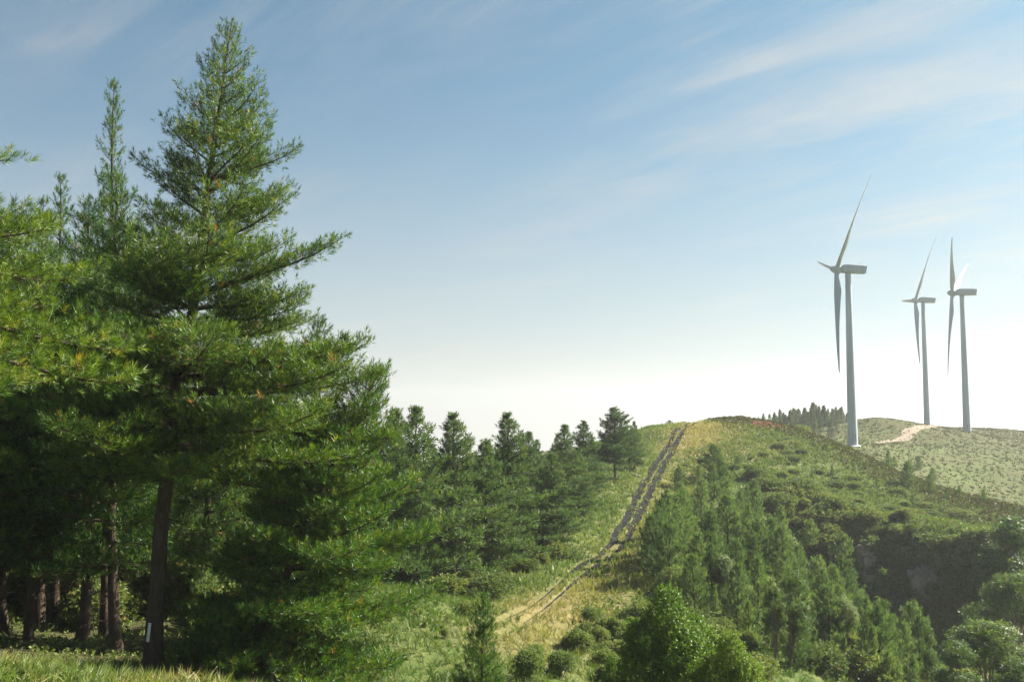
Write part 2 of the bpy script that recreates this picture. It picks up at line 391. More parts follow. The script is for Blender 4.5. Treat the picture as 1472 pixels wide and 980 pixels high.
dry_a = np.exp(-(seg_dist(vx - 2.5, vy, TRK) / 4.5) ** 2) * 0.6 + np.exp(-((vx - 33) / 13) ** 2 - ((vy - 160) / 16) ** 2) * 0.7 + 0.05 + np.exp(-((vx - 2.2) / 5.0) ** 2 - ((vy - 68) / 7.0) ** 2) * .6
rfar = np.hypot(vx, vy)
dry_a = np.where(rfar > 185, 0.10, dry_a)
heath_a = np.exp(-(seg_dist(vx, vy, CREST) / 7.0) ** 2) * 0.95 * (vx > 36) + np.where(rfar > 185, 0.34 + 0.42 * sstep(245, 290, rfar), 0.0)
FOREST_X = lambda y: np.interp(y, [0, 20, 36, 44, 60, 75, 100, 127, 160], [-8, -8.5, -9, -8, -7.5, -5.0, 3.0, 11.0, 14])
soil_a = sstep(1.0, -4.0, vx - FOREST_X(vy)) * (vy > 33) * (rfar < 200) * 0.75
for nm, v in (('dry', dry_a), ('heath', heath_a), ('soil', soil_a)):
    at_ = me.attributes.new(nm, 'FLOAT', 'POINT'); at_.data.foreach_set('value', v.astype(np.float32))
me.materials.append(M_ground)
terrain = tag(link('ground', me), 'grassy valley and hillside ground rising to the ridge', kind='structure')
BVH = BVHTree.FromPolygons(gv.tolist(), np.concatenate([quads[:, [0, 1, 2]], quads[:, [0, 2, 3]]]).tolist())
def gz_at(x, y):
    h = BVH.ray_cast(Vector((x, y, 200)), Vector((0, 0, -1)))
    return h[0].z if h[0] else float(ground(x, y)[0])
def gz_many(xs, ys): return np.array([gz_at(float(a), float(c)) for a, c in zip(xs, ys)])

def ribbon(name, path, offs, half, material, lift, n_across, label, wob=0.15, seed=1, taper=(1, 1, 1, 1)):
    """a draped strip following path (world xy) at sideways offset offs"""
    path = np.asarray(path); seg = np.linalg.norm(np.diff(path, axis=0), axis=1); s = np.concatenate([[0], np.cumsum(seg)])
    n = int(s[-1] / 0.5); si = np.linspace(0, s[-1], n)
    # smooth by averaging
    xy = np.stack([np.interp(si, s, path[:, 0]), np.interp(si, s, path[:, 1])], 1)
    for _ in range(12): xy[1:-1] = (xy[:-2] + xy[1:-1] * 2 + xy[2:]) / 4
    t = unit(np.gradient(xy, axis=0)); nrm = np.stack([t[:, 1], -t[:, 0]], 1)
    w0 = half * (0.75 + 0.9 * (vnoise(si / 1.7, si * 0, seed) - .5) + 0.5 * vnoise(si / 6, si * 0, seed + 3)); w1 = half * (0.75 + 0.9 * (vnoise(si / 1.5, si * 0 + 5, seed + 9) - .5) + 0.5 * vnoise(si / 6, si * 0, seed + 5))
    env = np.interp(si, [0, 20, 40, 60], taper); w0 = w0 * env; w1 = w1 * env
    off = offs + wob * (vnoise(si / 5, si * 0, seed + 20) - .5) * 2
    V = []
    for k in range(n_across + 1):
        f = k / n_across; o_ = off - w0 + f * (w0 + w1)
        q = xy + nrm * o_[:, None]; V.append(np.column_stack([q, gz_many(q[:, 0], q[:, 1]) + lift]))
    V = np.stack(V, 1); ii = np.arange(n * (n_across + 1)).reshape(n, n_across + 1)
    Q = np.stack([ii[:-1, :-1], ii[1:, :-1], ii[1:, 1:], ii[:-1, 1:]], -1).reshape(-1, 4)
    m = mesh_np(name, V.reshape(-1, 3), Q[:, ::-1], material, smooth=True)
    return m
trk = link('dirt_track', ribbon('dirt_track', TRK[1:], -0.55, 0.36, M_track, 0.06, 4, '', wob=.08, taper=(.06, .35, 1.15, 1.2)))
tag(trk, 'twin rutted dirt track climbing the hillside', kind='structure')
rut = link('rut', ribbon('rut', TRK[1:], 0.55, 0.36, M_track, 0.06, 4, '', wob=.08, seed=40, taper=(.06, .35, 1.15, 1.2)), trk)
ROAD = np.array([at(*q)[:2] for q in ((1262, 640, 238), (1280, 635, 244), (1300, 630, 250), (1318, 626, 258), (1345, 622, 268), (1385, 624, 280))])
tag(link('gravel_road', ribbon('gravel_road', ROAD, 0, 1.3, M_road, 0.10, 8, '', seed=60)), 'pale gravel road bending across the far plateau', kind='structure')

# ------------------------------------------------------------------ wind turbines
def loft(rings, cap=True):
    rings = np.array(rings); n, s, _ = rings.shape
    idx = np.arange(n * s).reshape(n, s); a0 = idx[:-1]; a1 = np.roll(a0, -1, 1); b0 = idx[1:]; b1 = np.roll(b0, -1, 1)
    q = np.stack([a0, a1, b1, b0], -1).reshape(-1, 4).tolist()
    if cap: q += [idx[0][::-1].tolist(), idx[-1].tolist()]
    return rings.reshape(-1, 3).tolist(), q
def pymesh(name, v, f, m, smooth=True, angle=40):
    me = bpy.data.meshes.new(name); me.from_pydata(v, [], f); me.materials.append(m)
    if smooth:
        me.polygons.foreach_set('use_smooth', np.ones(len(f), bool)); me.set_sharp_from_angle(angle=R(angle))
    me.update(); return me
def blade_mesh():
    rings = []; Ls = 24.0
    ts = np.array([0, .02, .05, .09, .14, .2, .28, .38, .5, .62, .74, .85, .93, .98, 1.0])
    for t in ts:
        chord = np.interp(t, [0, .05, .2, .5, .85, .97, 1], [0.95, 0.98, 1.75, 1.1, 0.58, 0.36, 0.10])
        thick = np.interp(t, [0, .05, .2, .5, 1], [0.95, 0.95, 0.42, 0.20, 0.05])
        rnd = np.interp(t, [0, .05, .18], [1, 1, 0])
        tw = R(30 + np.interp(t, [0, .2, .5, 1], [24, 20, 9, 2]))
        a = np.arange(16) / 16 * 2 * np.pi
        cxn = np.cos(a); cyn = np.sin(a)
        xc = cxn * chord / 2 + (1 - rnd) * chord * 0.18
        yc = cyn * thick / 2 * (rnd + (1 - rnd) * np.sqrt(np.clip((1 - cxn) / 2, 0.03, 1)) * 1.0)
        # chord mostly in the rotor plane (y), thickness along the axis (x)
        X = yc * math.cos(tw) + xc * math.sin(tw); Y = xc * math.cos(tw) - yc * math.sin(tw)
        rings.append(np.stack([X + 1.0 * t ** 2.2, Y, np.full(16, 0.55 + t * Ls)], 1))
    return pymesh('blade', *loft(rings), M_white, angle=60)
BL = blade_mesh()
def turbine(px_hub, py_hub, px_base, d, yaw, phase, label):
    base = at(px_base, 640, d); gzv = gz_at(base[0], base[1]) - 0.3
    hubz = at(px_hub, py_hub, d)[2] - gzv
    t = bpy.data.objects.new('wind_turbine', None); C.objects.link(t); t.location = (base[0], base[1], gzv); t.rotation_euler = (0, 0, R(yaw))
    tag(t, label, 'wind turbine', 'wind turbines on the far plateau')
    th_ = hubz - 0.8; a = np.arange(32) / 32 * 2 * np.pi; rings = []
    for f in np.linspace(0, 1, 13):
        r_ = 1.10 + (0.61 - 1.10) * f; rings.append(np.stack([r_ * np.cos(a), r_ * np.sin(a), np.full(32, f * th_)], 1))
    tw = link('tower', pymesh('tower', *loft(rings), M_white), t)
    for f in (0.34, 0.68):
        r_ = 1.10 - 0.49 * f + 0.025
        rg = [np.stack([q * np.cos(a), q * np.sin(a), np.full(32, f * th_ + z)], 1) for q, z in ((r_ - .03, -.1), (r_, -.08), (r_, .08), (r_ - .03, .1))]
        link('flange', pymesh('flange', *loft(rg), M_white), tw)
    rg = [np.stack([q * np.cos(a), q * np.sin(a), np.full(32, z)], 1) for q, z in ((1.7, -0.6), (1.7, 0.25), (1.5, 0.35))]
    link('plinth', pymesh('plinth', *loft(rg), M_plate), t)
    # door on the camera side
    ang = -math.pi / 2 - R(yaw); dv = []
    for z in (0.9, 2.9):
        for w in (-.4, .4):
            for rr_ in (.95, 1.12):
                dv.append((rr_ * math.cos(ang + w / 1.1), rr_ * math.sin(ang + w / 1.1), z))
    link('door', pymesh('door', dv, [(0, 2, 3, 1), (4, 5, 7, 6), (0, 1, 5, 4), (2, 6, 7, 3), (1, 3, 7, 5), (0, 4, 6, 2)], M_grey, False), tw)
    # nacelle: rounded box profile along x, sloped tail
    na = []
    def rect(w, zb, zt, x_b, x_t, k=5):
        pts = []
        e = 6.0
        for q in np.arange(28) / 28 * 2 * np.pi:
            cx_, sz_ = math.cos(q), math.sin(q)
            yy = math.copysign(abs(cx_) ** (2 / e), cx_) * w; zf = math.copysign(abs(sz_) ** (2 / e), sz_)
            zc = (zb + zt) / 2 + zf * (zt - zb) / 2; f = (zc - zb) / max(zt - zb, 1e-6)
            pts.append((x_b + (x_t - x_b) * f, yy, zc))
        return np.array(pts)
    for (w, zb, zt, xb, xt) in ((.55, -.55, .62, -1.62, -1.62), (.85, -.85, .95, -1.5, -1.5), (1.0, -.98, 1.2, -1.1, -1.0), (1.05, -1.05, 1.28, -.2, -.1), (1.05, -1.02, 1.2, 2.2, 2.3), (1.0, -.98, 1.08, 3.95, 4.25), (.85, -.85, .95, 4.08, 4.38)):
        na.append(rect(w, zb, zt, xb, xt))
    nac = link('nacelle', pymesh('nacelle', *loft(na), M_white), t); nac.location = (0, 0, hubz + .12); nac.rotation_euler = (0, R(3.0), 0); nac.scale = (.95, .95, .86)
    mv, mf = tubes(np.array([[[3.0, .3, 1.1], [3.0, .3, 1.5], [3.0, .3, 1.95]]]), np.full((1, 3), .04), 6)
    link('anemometer', mesh_np('anemometer', mv, mf, M_grey), nac)
    hub = bpy.data.objects.new('rotor', None); C.objects.link(hub); hub.parent = t
    hub.location = (-2.45, 0, hubz + .1); hub.rotation_euler = (0, R(7.0), 0)
    hr = [np.stack([np.full(24, x), r_ * np.cos(a[:24] * 32 / 24), r_ * np.sin(a[:24] * 32 / 24)], 1) for x, r_ in ((0.9, .72), (.75, .88), (.2, 0.95), (-.45, .9), (-.95, .68), (-1.3, .4), (-1.48, .1))]
    link('hub', pymesh('hub', *loft(hr)[0:1], [tuple(reversed(f_)) for f_ in loft(hr)[1]], M_white), hub)
    for k in range(3):
        bo = link('blade', BL, hub); bo.rotation_euler = (-R(phase + 120 * k), 0, 0)
    return t
turbine(1211, 388, 1226, 221, -3.2, -44.0, 'largest wind turbine, standing closest to the heathery ridge')
turbine(1325, 432, 1334, 340, -7.8, -37.0, 'smallest and most distant wind turbine, between the other two')
turbine(1379, 421, 1391, 284, -30.0, -58.0, 'wind turbine nearest the right edge, with two blades close together pointing up')


# ------------------------------------------------------------------ plants: shape templates
def needle_tuft(k, ln, wd, shoot, ang0, ang1, r):
    """k needles, one thin triangle each, round a shoot along z"""
    out = []
    for i in range(k):
        f = (i + r.uniform(0, 1)) / k; z = f * shoot
        an = R(ang0 + (ang1 - ang0) * (1 - f)) * r.uniform(.8, 1.2); az = i * 2.399 + r.uniform(-.4, .4)
        d = np.array((math.sin(an) * math.cos(az), math.sin(an) * math.sin(az), math.cos(an)))
        sdv = unit(np.cross(d, np.array((r.normal(), r.normal(), r.normal())))); l_ = ln * r.uniform(.75, 1.1)
        b0 = np.array((0, 0, z))
        out.append([b0 - sdv * wd / 2 + d * l_ * .12, b0 + sdv * wd / 2 + d * l_ * .12, b0 + d * l_])
    return np.array(out)
def leaf_sprig(k, ln, wd, shoot, r, droop=0.0):
    """k diamond leaves along a shoot"""
    out = []
    for i in range(k):
        f = (i + .5) / k; az = i * 2.399 + r.uniform(-.5, .5); an = R(r.uniform(35, 85))
        d = np.array((math.sin(an) * math.cos(az), math.sin(an) * math.sin(az), math.cos(an) - droop)); d = unit(d)
        sdv = unit(np.cross(d, np.array((r.normal(), r.normal(), r.normal() + .8)))); l_ = ln * r.uniform(.7, 1.15); w_ = wd * r.uniform(.8, 1.2)
        b0 = np.array((0, 0, f * shoot)); out.append([b0, b0 + d * l_ * .45 + sdv * w_ / 2, b0 + d * l_, b0 + d * l_ * .45 - sdv * w_ / 2])
    return np.array(out)
def grass_tuft(k, h, wd, r):
    out = []
    for i in range(k):
        az = r.uniform(0, 6.283); an = R(r.uniform(4, 38)); d = np.array((math.sin(an) * math.cos(az), math.sin(an) * math.sin(az), math.cos(an)))
        b0 = np.array((r.normal() * .06, r.normal() * .06, -0.05)) * (h / .4); sdv = unit(np.cross(d, (math.cos(az + 1.2), math.sin(az + 1.2), 0.2)))
        l_ = h * r.uniform(.6, 1.1); m_ = b0 + d * l_ * .55; tip = m_ + unit(d + np.array((math.cos(az), math.sin(az), -.3)) * .45) * l_ * .45
        out.append([b0 - sdv * wd / 2, b0 + sdv * wd / 2, m_ + sdv * wd * .4, m_ - sdv * wd * .4]); out.append([m_ - sdv * wd * .4, m_ + sdv * wd * .4, tip, tip])
    a = np.array(out)
    # blades as triangles: root pair to tip, bent once
    tri = []
    for i in range(0, len(a), 2):
        q, p_ = a[i], a[i + 1]; tri += [[q[0], q[1], q[2]], [q[0], q[2], q[3]], [p_[0], p_[1], p_[2]]]
    return np.array(tri)

class Plant:                                  # meshes of one kind of plant; put() makes a thing out of them
    def __init__(s, name, cat, parts, height): s.name, s.cat, s.parts, s.height = name, cat, parts, height
    def put(s, x, y, scale, rz, label, group=None, tilt=(0, 0), z=None, name=None, cat=None, sink=0.08, sxy=1.0):
        zb = gz_at(x, y) if z is None else z
        e = bpy.data.objects.new(name or s.name, None); C.objects.link(e)
        e.location = (x, y, zb - sink); e.rotation_euler = (tilt[0], tilt[1], rz); e.scale = (scale * sxy, scale * sxy, scale); e.empty_display_size = .2
        tag(e, label, cat or s.cat, group)
        for nm, m in s.parts: link(nm, m, e)
        return e

def make_pine(name, seed, H, clear, R0, r0, prof, whorl, nbr, needle, mat_, lateral=0.26, tstep=0.17, lean=(0, 0), side=(0, 0.0), e_lo=-6, e_hi=52, upturn=26, dead=0, tscale=1.0, bough_sides=4, up_bias=0.55, tint_mu=0.45, sub=True, bark=None, foliage=0.15, open_top=0.0, vary=.5, gap=.0, lmax=1.12):
    r = np.random.default_rng(seed)
    tz = np.linspace(0, 1, 16); wob = np.cumsum(r.normal(0, .012, (16, 2)), 0) * H * .25
    wob -= wob[0]
    tp = np.column_stack([lean[0] * tz ** 1.25 + wob[:, 0], lean[1] * tz ** 1.25 + wob[:, 1], tz * H])
    tr = r0 * (1 - tz) ** .75 + .012; tr[0] *= 1.35; tr[1] *= 1.06
    def trunk_at(z): return np.array([np.interp(z, tp[:, 2], tp[:, i]) for i in range(3)])
    wood = [tubes(tp[None], tr[None], 9)]
    B, BR = [], []                      # bough paths
    z = clear * H; zs = []
    while z < H * .985:
        zs.append(z); t = (z - clear * H) / (H * (1 - clear)); z += whorl * (1.15 - .55 * t + open_top * t) * r.uniform(.75, 1.25)
    s7 = np.linspace(0, 1, 7)
    pos, dr, wt = [], [], []
    latp, latr = [], []
    for zi in zs:
        t = (zi - clear * H) / (H * (1 - clear)); n = max(3, int(round(nbr * (1 - .35 * open_top * t) * r.uniform(.8, 1.2)))); a0 = r.uniform(0, 6.283)
        for k in range(n):
            az = a0 + k * 6.283 / n + r.normal(0, .28)
            ln = R0 * prof(t) * r.uniform(1.12 - vary, lmax) * (1 + side[1] * math.cos(az - side[0]))
            if ln < .15: ln = .15
            el = R(e_lo + (e_hi - e_lo) * t ** 1.1 + r.normal(0, 6)); p0 = trunk_at(zi + r.normal(0, .06))
            sag = R(r.uniform(4, 14)) * (1 - t)
            els = el - sag * np.sin(s7 * np.pi) + R(upturn) * s7 ** 2
            azs = az + np.cumsum(r.normal(0, .05, 7))
            dv = np.stack([np.cos(els) * np.cos(azs), np.cos(els) * np.sin(azs), np.sin(els)], 1)
            path = p0 + np.concatenate([[np.zeros(3)], np.cumsum(dv[:-1] * ln / 6, 0)])
            B.append(path); rb = (.010 + .0155 * ln) * (r0 / .3) ** .3; BR.append(rb * (1 - s7 * .88))
            # laterals
            nl = max(2, int(ln / lateral)); s0 = foliage if ln > 1.0 else .05
            for j in range(nl):
                if r.random() < gap: continue
                s_ = s0 + (1 - s0) * (j + r.uniform(0, .9)) / nl; i = min(5, int(s_ * 6)); f = s_ * 6 - i
                q = path[i] * (1 - f) + path[i + 1] * f; d0 = dv[i]
                sd = 1 if (j % 2) else -1
                ll = (.44 * ln * (1 - s_) + .22 + .06 * ln) * r.uniform(.6, 1.15); ll = min(ll, 1.9) * (1 - .45 * open_top * t)
                sv = unit(np.cross(d0, (0, 0, 1.0))) * sd
                dl = unit(d0 * r.uniform(.45, .9) + sv * r.uniform(.6, 1) + np.array((0, 0, r.uniform(-.05, .35))))
                lp = np.stack([q, q + dl * ll * .5 + (0, 0, -.02 * ll), q + dl * ll + np.array((0, 0, .10 * ll))]); latp.append(lp); latr.append((.004 + .007 * ll) * np.array((1, .7, .35)))
                nt2 = max(2, int(ll / tstep)); ff = (np.arange(nt2) + r.uniform(.2, 1, nt2)) / nt2; ff[-1] = 1
                pp = q + dl * (ff * ll)[:, None] + np.array((0, 0, 1.0)) * (.10 * ll * ff ** 2)[:, None]
                # short side twigs spread the tufts off the lateral
                off = r.normal(0, .10 * tscale if sub else .03, (nt2, 3)); off[-1] = 0
                dd = unit(dl * .7 + np.array((0, 0, up_bias)) + off * 3 + r.normal(0, .22, (nt2, 3)))
                pos.append(pp + off); dr.append(dd)
            pos.append(path[-1:]); dr.append(unit(dv[-1:] + np.array((0, 0, .3)))); pos.append(path[4:6]); dr.append(unit(dv[4:6] + np.array((0, 0, .8))))
    ld = H * r.uniform(.92, 1.0, int(4 + H * .35)); pos.append(np.array([trunk_at(q) for q in ld])); dr.append(unit(np.column_stack([r.normal(0, .5, len(ld)), r.normal(0, .5, len(ld)), np.ones(len(ld))])))
    pos.append(trunk_at(H)[None]); dr.append(np.array([[0, 0, 1.0]]))
    pos = np.concatenate(pos); dr = np.concatenate(dr)
    wood.append(tubes(np.array(B), np.array(BR), bough_sides)); wood.append(tubes(np.array(latp), np.array(latr), 3))
    if dead:
        D, DR = [], []
        for k in range(dead):
            zi = r.uniform(.06, max(clear, .12) + .06) * H; az = r.uniform(0, 6.283); ln = r.uniform(.8, 2.4); el = R(r.uniform(-25, 25))
            dv = np.array([(math.cos(el - .5 * q) * math.cos(az + .3 * q), math.cos(el - .5 * q) * math.sin(az + .3 * q), math.sin(el - .5 * q)) for q in np.linspace(0, 1, 5)])
            D.append(trunk_at(zi) + np.concatenate([[np.zeros(3)], np.cumsum(dv[:-1] * ln / 4, 0)])); DR.append(.016 * (1 - np.linspace(0, .85, 5)))
        wood.append(tubes(np.array(D), np.array(DR), 3))
    wv, wf = join(wood)
    sc = r.uniform(.75, 1.2, len(pos)) * tscale * (1 - .32 * np.clip(pos[:, 2] / H, 0, 1) ** 4)
    cv, cf = stamp(needle, pos, dr, sc, r)
    kk = len(needle)
    tint = np.clip(r.normal(tint_mu, .27, len(pos)), 0, .93); tint[r.random(len(pos)) < .006] = 1.0
    tint = np.repeat(tint, kk)
    parts = [('trunk', mesh_np(name + '_trunk', wv, wf, bark or M_bark, smooth=True)), ('crown', mesh_np(name + '_crown', cv, cf, mat_, tint))]
    p = Plant(name, 'tree', parts, H); p.ntri = len(cf)
    return p

rt = np.random.default_rng(5)
NT_hero = needle_tuft(13, .17, .022, .15, 10, 70, rt)
NT_near = needle_tuft(24, .18, .014, .16, 20, 66, rt)
NT_mid = needle_tuft(7, .32, .075, .22, 18, 66, rt)
NT_young = needle_tuft(8, .24, .060, .24, 14, 52, rt)
NT_far = needle_tuft(5, .55, .20, .4, 30, 80, rt)
NT_small = needle_tuft(14, .11, .014, .14, 15, 50, rt)

cone = lambda t: (1 - t) ** .8 * min(1, .72 + t * 2.2) + .02
full = lambda t: (1 - t) ** .62 * min(1, .6 + t * 2.0) + .03
broad = lambda t: (1 - t ** 2.2) ** .9 * min(1, .55 + t * 1.6) + .04
spire = lambda t: (.95 * (1 - t / .72) ** .7 if t < .69 else .20 * (1 - t) / .31 + .02) * min(1, .7 + t * 2) + .04
herop = lambda t: (1 - t) ** .92 * min(1, .8 + t * 1.5) + .035
HERO_H = 22.7
hero = make_pine('tall_pine', 21, HERO_H, .30, 6.9, .28, herop, .56, 6, NT_hero, M_needle, lateral=.13, tstep=.10, lmax=1.02, lean=(2.0, .3), side=(0, .20), dead=34, e_lo=-6, e_hi=52, tscale=1.2, open_top=.55, vary=.62, gap=.05)
lean2 = make_pine('leaning_pine', 34, 9.8, .06, 5.2, .17, cone, .42, 6.5, NT_hero, M_needle, lateral=.13, tstep=.10, lmax=1.025, lean=(3.9, -.4), side=(0, .25), dead=10, e_lo=-14, e_hi=42, tscale=1.2, tint_mu=.62, open_top=.2, vary=.6, gap=.05)
fore_a = make_pine('stand_pine', 41, 20, .10, 4.8, .26, full, .64, 5.6, NT_hero, M_needle, lateral=.22, tstep=.18, lean=(.6, .4), dead=24, tscale=1.9, tint_mu=.4, open_top=.4, vary=.6)
fore_b = make_pine('slender_pine', 52, 22, .26, 4.4, .22, spire, .66, 5, NT_hero, M_needle, lateral=.26, tstep=.19, lean=(-.3, .2), dead=20, tscale=1.5, tint_mu=.35, open_top=.25, vary=.85)
fore_c = make_pine('trunky_pine', 47, 20, .19, 4.6, .24, full, .66, 5.6, NT_hero, M_needle, lateral=.22, tstep=.18, lean=(.3, .2), dead=40, tscale=1.9, tint_mu=.4, open_top=.4, vary=.6, e_lo=0)
fore_c.name = 'stand_pine'
near_p = make_pine('overhanging_pine', 63, 14.0, .53, 7.2, .24, lambda t: max(.04, 1 - t * 1.25), .55, 6, NT_near, M_needle, lateral=.17, tstep=.13, e_lo=-3, e_hi=30, upturn=12, dead=6, tscale=1.2, tint_mu=.52, up_bias=.5, foliage=.25)
mids = [make_pine('ridge_pine', 70 + i, 12, c_, r_, .17, pf, .62, 6, NT_mid, M_needle_mid, lateral=.21, tstep=.18, dead=8, e_lo=e_, e_hi=52, tscale=1.32, sub=True, open_top=.2, vary=.78, gap=.15)
        for i, (c_, r_, pf, e_) in enumerate(((.12, 4.1, cone, -10), (.14, 4.1, cone, -8), (.06, 4.3, cone, -6), (.24, 4.2, full, 0)))]
youngs = [make_pine('young_pine', 90 + i, 4.2, .03, r_, .07, pf, .36, 6, NT_young, M_needle_young, lateral=.17, tstep=.15, e_lo=14, e_hi=62, upturn=30, tscale=1.05, up_bias=.9, bough_sides=3, tint_mu=.5, open_top=.4, vary=.75, gap=.15)
          for i, (r_, pf) in enumerate(((1.5, cone), (1.6, full), (1.35, cone), (1.75, broad)))]
small_p = make_pine('small_pine', 99, 4.4, .05, 1.05, .06, cone, .36, 5, NT_small, M_needle, lateral=.12, tstep=.07, e_lo=10, e_hi=62, upturn=34, tscale=1.35, up_bias=.9, tint_mu=.35)
fars = [make_pine('far_conifer', 105 + i, 11, .08, 2.2, .15, cone, .8, 5, NT_far, M_far, lateral=.5, tstep=.45, e_lo=-5, e_hi=45, bough_sides=3) for i in range(3)]
print('TRIS hero', hero.ntri, lean2.ntri, fore_a.ntri, fore_b.ntri, near_p.ntri, [q.ntri for q in mids], [q.ntri for q in youngs], small_p.ntri, [q.ntri for q in fars])

def make_leafy(name, seed, H, clumps, sprig, mat_, bark, n_sprig, r0, sc=1.0, cat='tree', droop=.0, stems=1, fork=.35, trunk=True, tint_mu=.5, shell=.55):
    """clumps: (x, y, z, rx, rz) ellipsoids of foliage, each carried by a limb"""
    r = np.random.default_rng(seed); pos, dr = [], []
    paths, rads = [], []
    cl = np.array(clumps, float); vol = cl[:, 3] ** 2 * cl[:, 4]; vol = vol ** .72; vol /= vol.sum()
    for c, w in zip(cl, vol):
        n = int(n_sprig * w); v = unit(r.normal(size=(n, 3))); rad = r.random(n) ** (1 / 3) * (1 - shell) + shell
        rad *= .72 + .56 * vnoise(np.arctan2(v[:, 1], v[:, 0]) * 3.0 + 9 + c[0] * 7, v[:, 2] * 4.1 + seed, seed)
        pos.append(c[:3] + v * rad[:, None] * np.array((c[3], c[3], c[4]))); dr.append(unit(v + np.array((0, 0, .45 - droop)) + r.normal(0, .35, (n, 3))))
        if trunk:
            st = np.array((0, 0, 0)) if stems == 1 else np.array((r.normal(0, .25), r.normal(0, .25), 0))
            f = np.linspace(0, 1, 6); jn = np.array((c[0] * .12, c[1] * .12, max(c[2] * fork, .2)))
            P = st * (1 - f)[:, None] ** 2 + 2 * (f * (1 - f))[:, None] * jn + (f ** 2)[:, None] * (c[:3] + np.array((0, 0, c[4] * .3)))
            paths.append(P); rads.append(r0 * (.9 - .82 * f) * (.6 + .4 * w * len(cl)))
            for q in range(5):
                v1 = unit(r.normal(size=3)) * np.array((c[3], c[3], c[4])) * .8; e = c[:3] + v1; s_ = P[4]; g = np.linspace(0, 1, 6)[:, None]
                paths.append(s_ * (1 - g) + e * g + np.array((0, 0, -.1)) * np.sin(g * np.pi)); rads.append(r0 * .22 * (1 - .85 * f))
    pos = np.concatenate(pos); dr = np.concatenate(dr); ok = pos[:, 2] > .02; pos, dr = pos[ok], dr[ok]
    cv, cf = stamp(sprig, pos, dr, r.uniform(.75, 1.25, len(pos)) * sc, r)
    tint = np.repeat(np.clip(r.normal(tint_mu, .22, len(pos)), 0, 1), len(sprig))
    parts = []
    if trunk:
        wv, wf = tubes(np.array(paths), np.array(rads), 5); parts.append(('trunk' if cat == 'tree' else 'stems', mesh_np(name + '_wood', wv, wf, bark, smooth=True)))
    parts.append(('crown' if cat == 'tree' else 'foliage', mesh_np(name + '_foliage', cv, cf, mat_, tint)))
    p = Plant(name, cat, parts, H); p.ntri = len(cf) * 2
    return p
SP_leaf = leaf_sprig(7, .10, .062, .20, rt)
SP_euc = leaf_sprig(7, .26, .075, .34, rt, .55)
SP_bush = leaf_sprig(6, .20, .11, .26, rt)
SP_fern = leaf_sprig(7, .30, .10, .38, rt, .15)
SP_low = leaf_sprig(6, .24, .14, .26, rt)
def blob_clumps(r, n, W_, H_, zc, rr_, flat=1.0):
    out = []
    for i in range(n):
        v = unit(r.normal(size=3)); v[2] = abs(v[2]) * 1.1 - .35; k = r.uniform(.45, 1)
        q = r.uniform(.7, 1.25) * rr_; out.append((v[0] * W_ * k, v[1] * W_ * k, zc + v[2] * H_ * k, q, q * flat))
    return out
r1 = np.random.default_rng(301)
alder = make_leafy('leafy_tree', 302, 8.2, [(0, 0, 6.6, 1.0, 1.0), (.2, .1, 7.4, .62, .7), (-1.1, .2, 5.6, 1.1, 1.0), (1.2, -.2, 5.7, 1.15, 1.0), (.3, -1.0, 5.3, 1.2, 1.1), (-.6, .9, 5.5, 1.1, 1.0), (-1.6, -.3, 4.2, 1.15, 1.1), (1.7, .2, 4.2, 1.2, 1.1), (.2, -1.5, 3.9, 1.2, 1.1), (-.3, 1.5, 4.0, 1.2, 1.1), (-1.7, .3, 2.6, 1.1, 1.0), (1.6, -.4, 2.6, 1.1, 1.0), (0, -1.2, 2.3, 1.1, 1.0)], SP_leaf, M_leaf, M_bark, 9000, .10, sc=1.2, shell=.45)
eucs = []
for i in range(3):
    q = np.random.default_rng(320 + i); cl = []
    for k in range(13):
        hz = q.uniform(.42, .97); a = q.uniform(0, 6.283); rad = (1.9 * math.sin(min(1, (1.05 - hz) / .6) * 1.57)) * q.uniform(.4, 1)
        w_ = q.uniform(.55, 1.0); cl.append((rad * math.cos(a), rad * math.sin(a), hz * 10, w_, w_ * .72))
    eucs.append(make_leafy('eucalyptus_tree', 330 + i, 10.6, cl, SP_euc, M_euc, M_bark_pale, 2000, .13, sc=.95, droop=.6, fork=.62, shell=.35, stems=1 + (i == 1)))
willow = make_leafy('rounded_tree', 341, 7, blob_clumps(np.random.default_rng(342), 12, 1.9, 1.9, 4.6, 1.15), SP_euc, M_euc, M_bark_pale, 3600, .12, sc=.8, shell=.45, tint_mu=.65)
bushes = []
for i in range(5):
    q = np.random.default_rng(360 + i)
    bushes.append(make_leafy('gorse_bush', 370 + i, 1.9, blob_clumps(q, 7 + i % 3, .95, .55, .75, .55), SP_bush, M_bush, M_bark, 1150, .035, cat='bush', sc=.68, shell=.45, fork=.2, stems=2))
pales = []
for i in range(3):
    q = np.random.default_rng(380 + i)
    pales.append(make_leafy('willow_shrub', 385 + i, 2.6, blob_clumps(q, 9, .9, .95, 1.25, .62), SP_bush, M_pale, M_bark_pale, 1300, .04, cat='bush', sc=.62, shell=.4, fork=.2, stems=2, tint_mu=.5))
print('TRIS leafy', alder.ntri, [q.ntri for q in eucs], willow.ntri, [q.ntri for q in bushes], [q.ntri for q in pales])

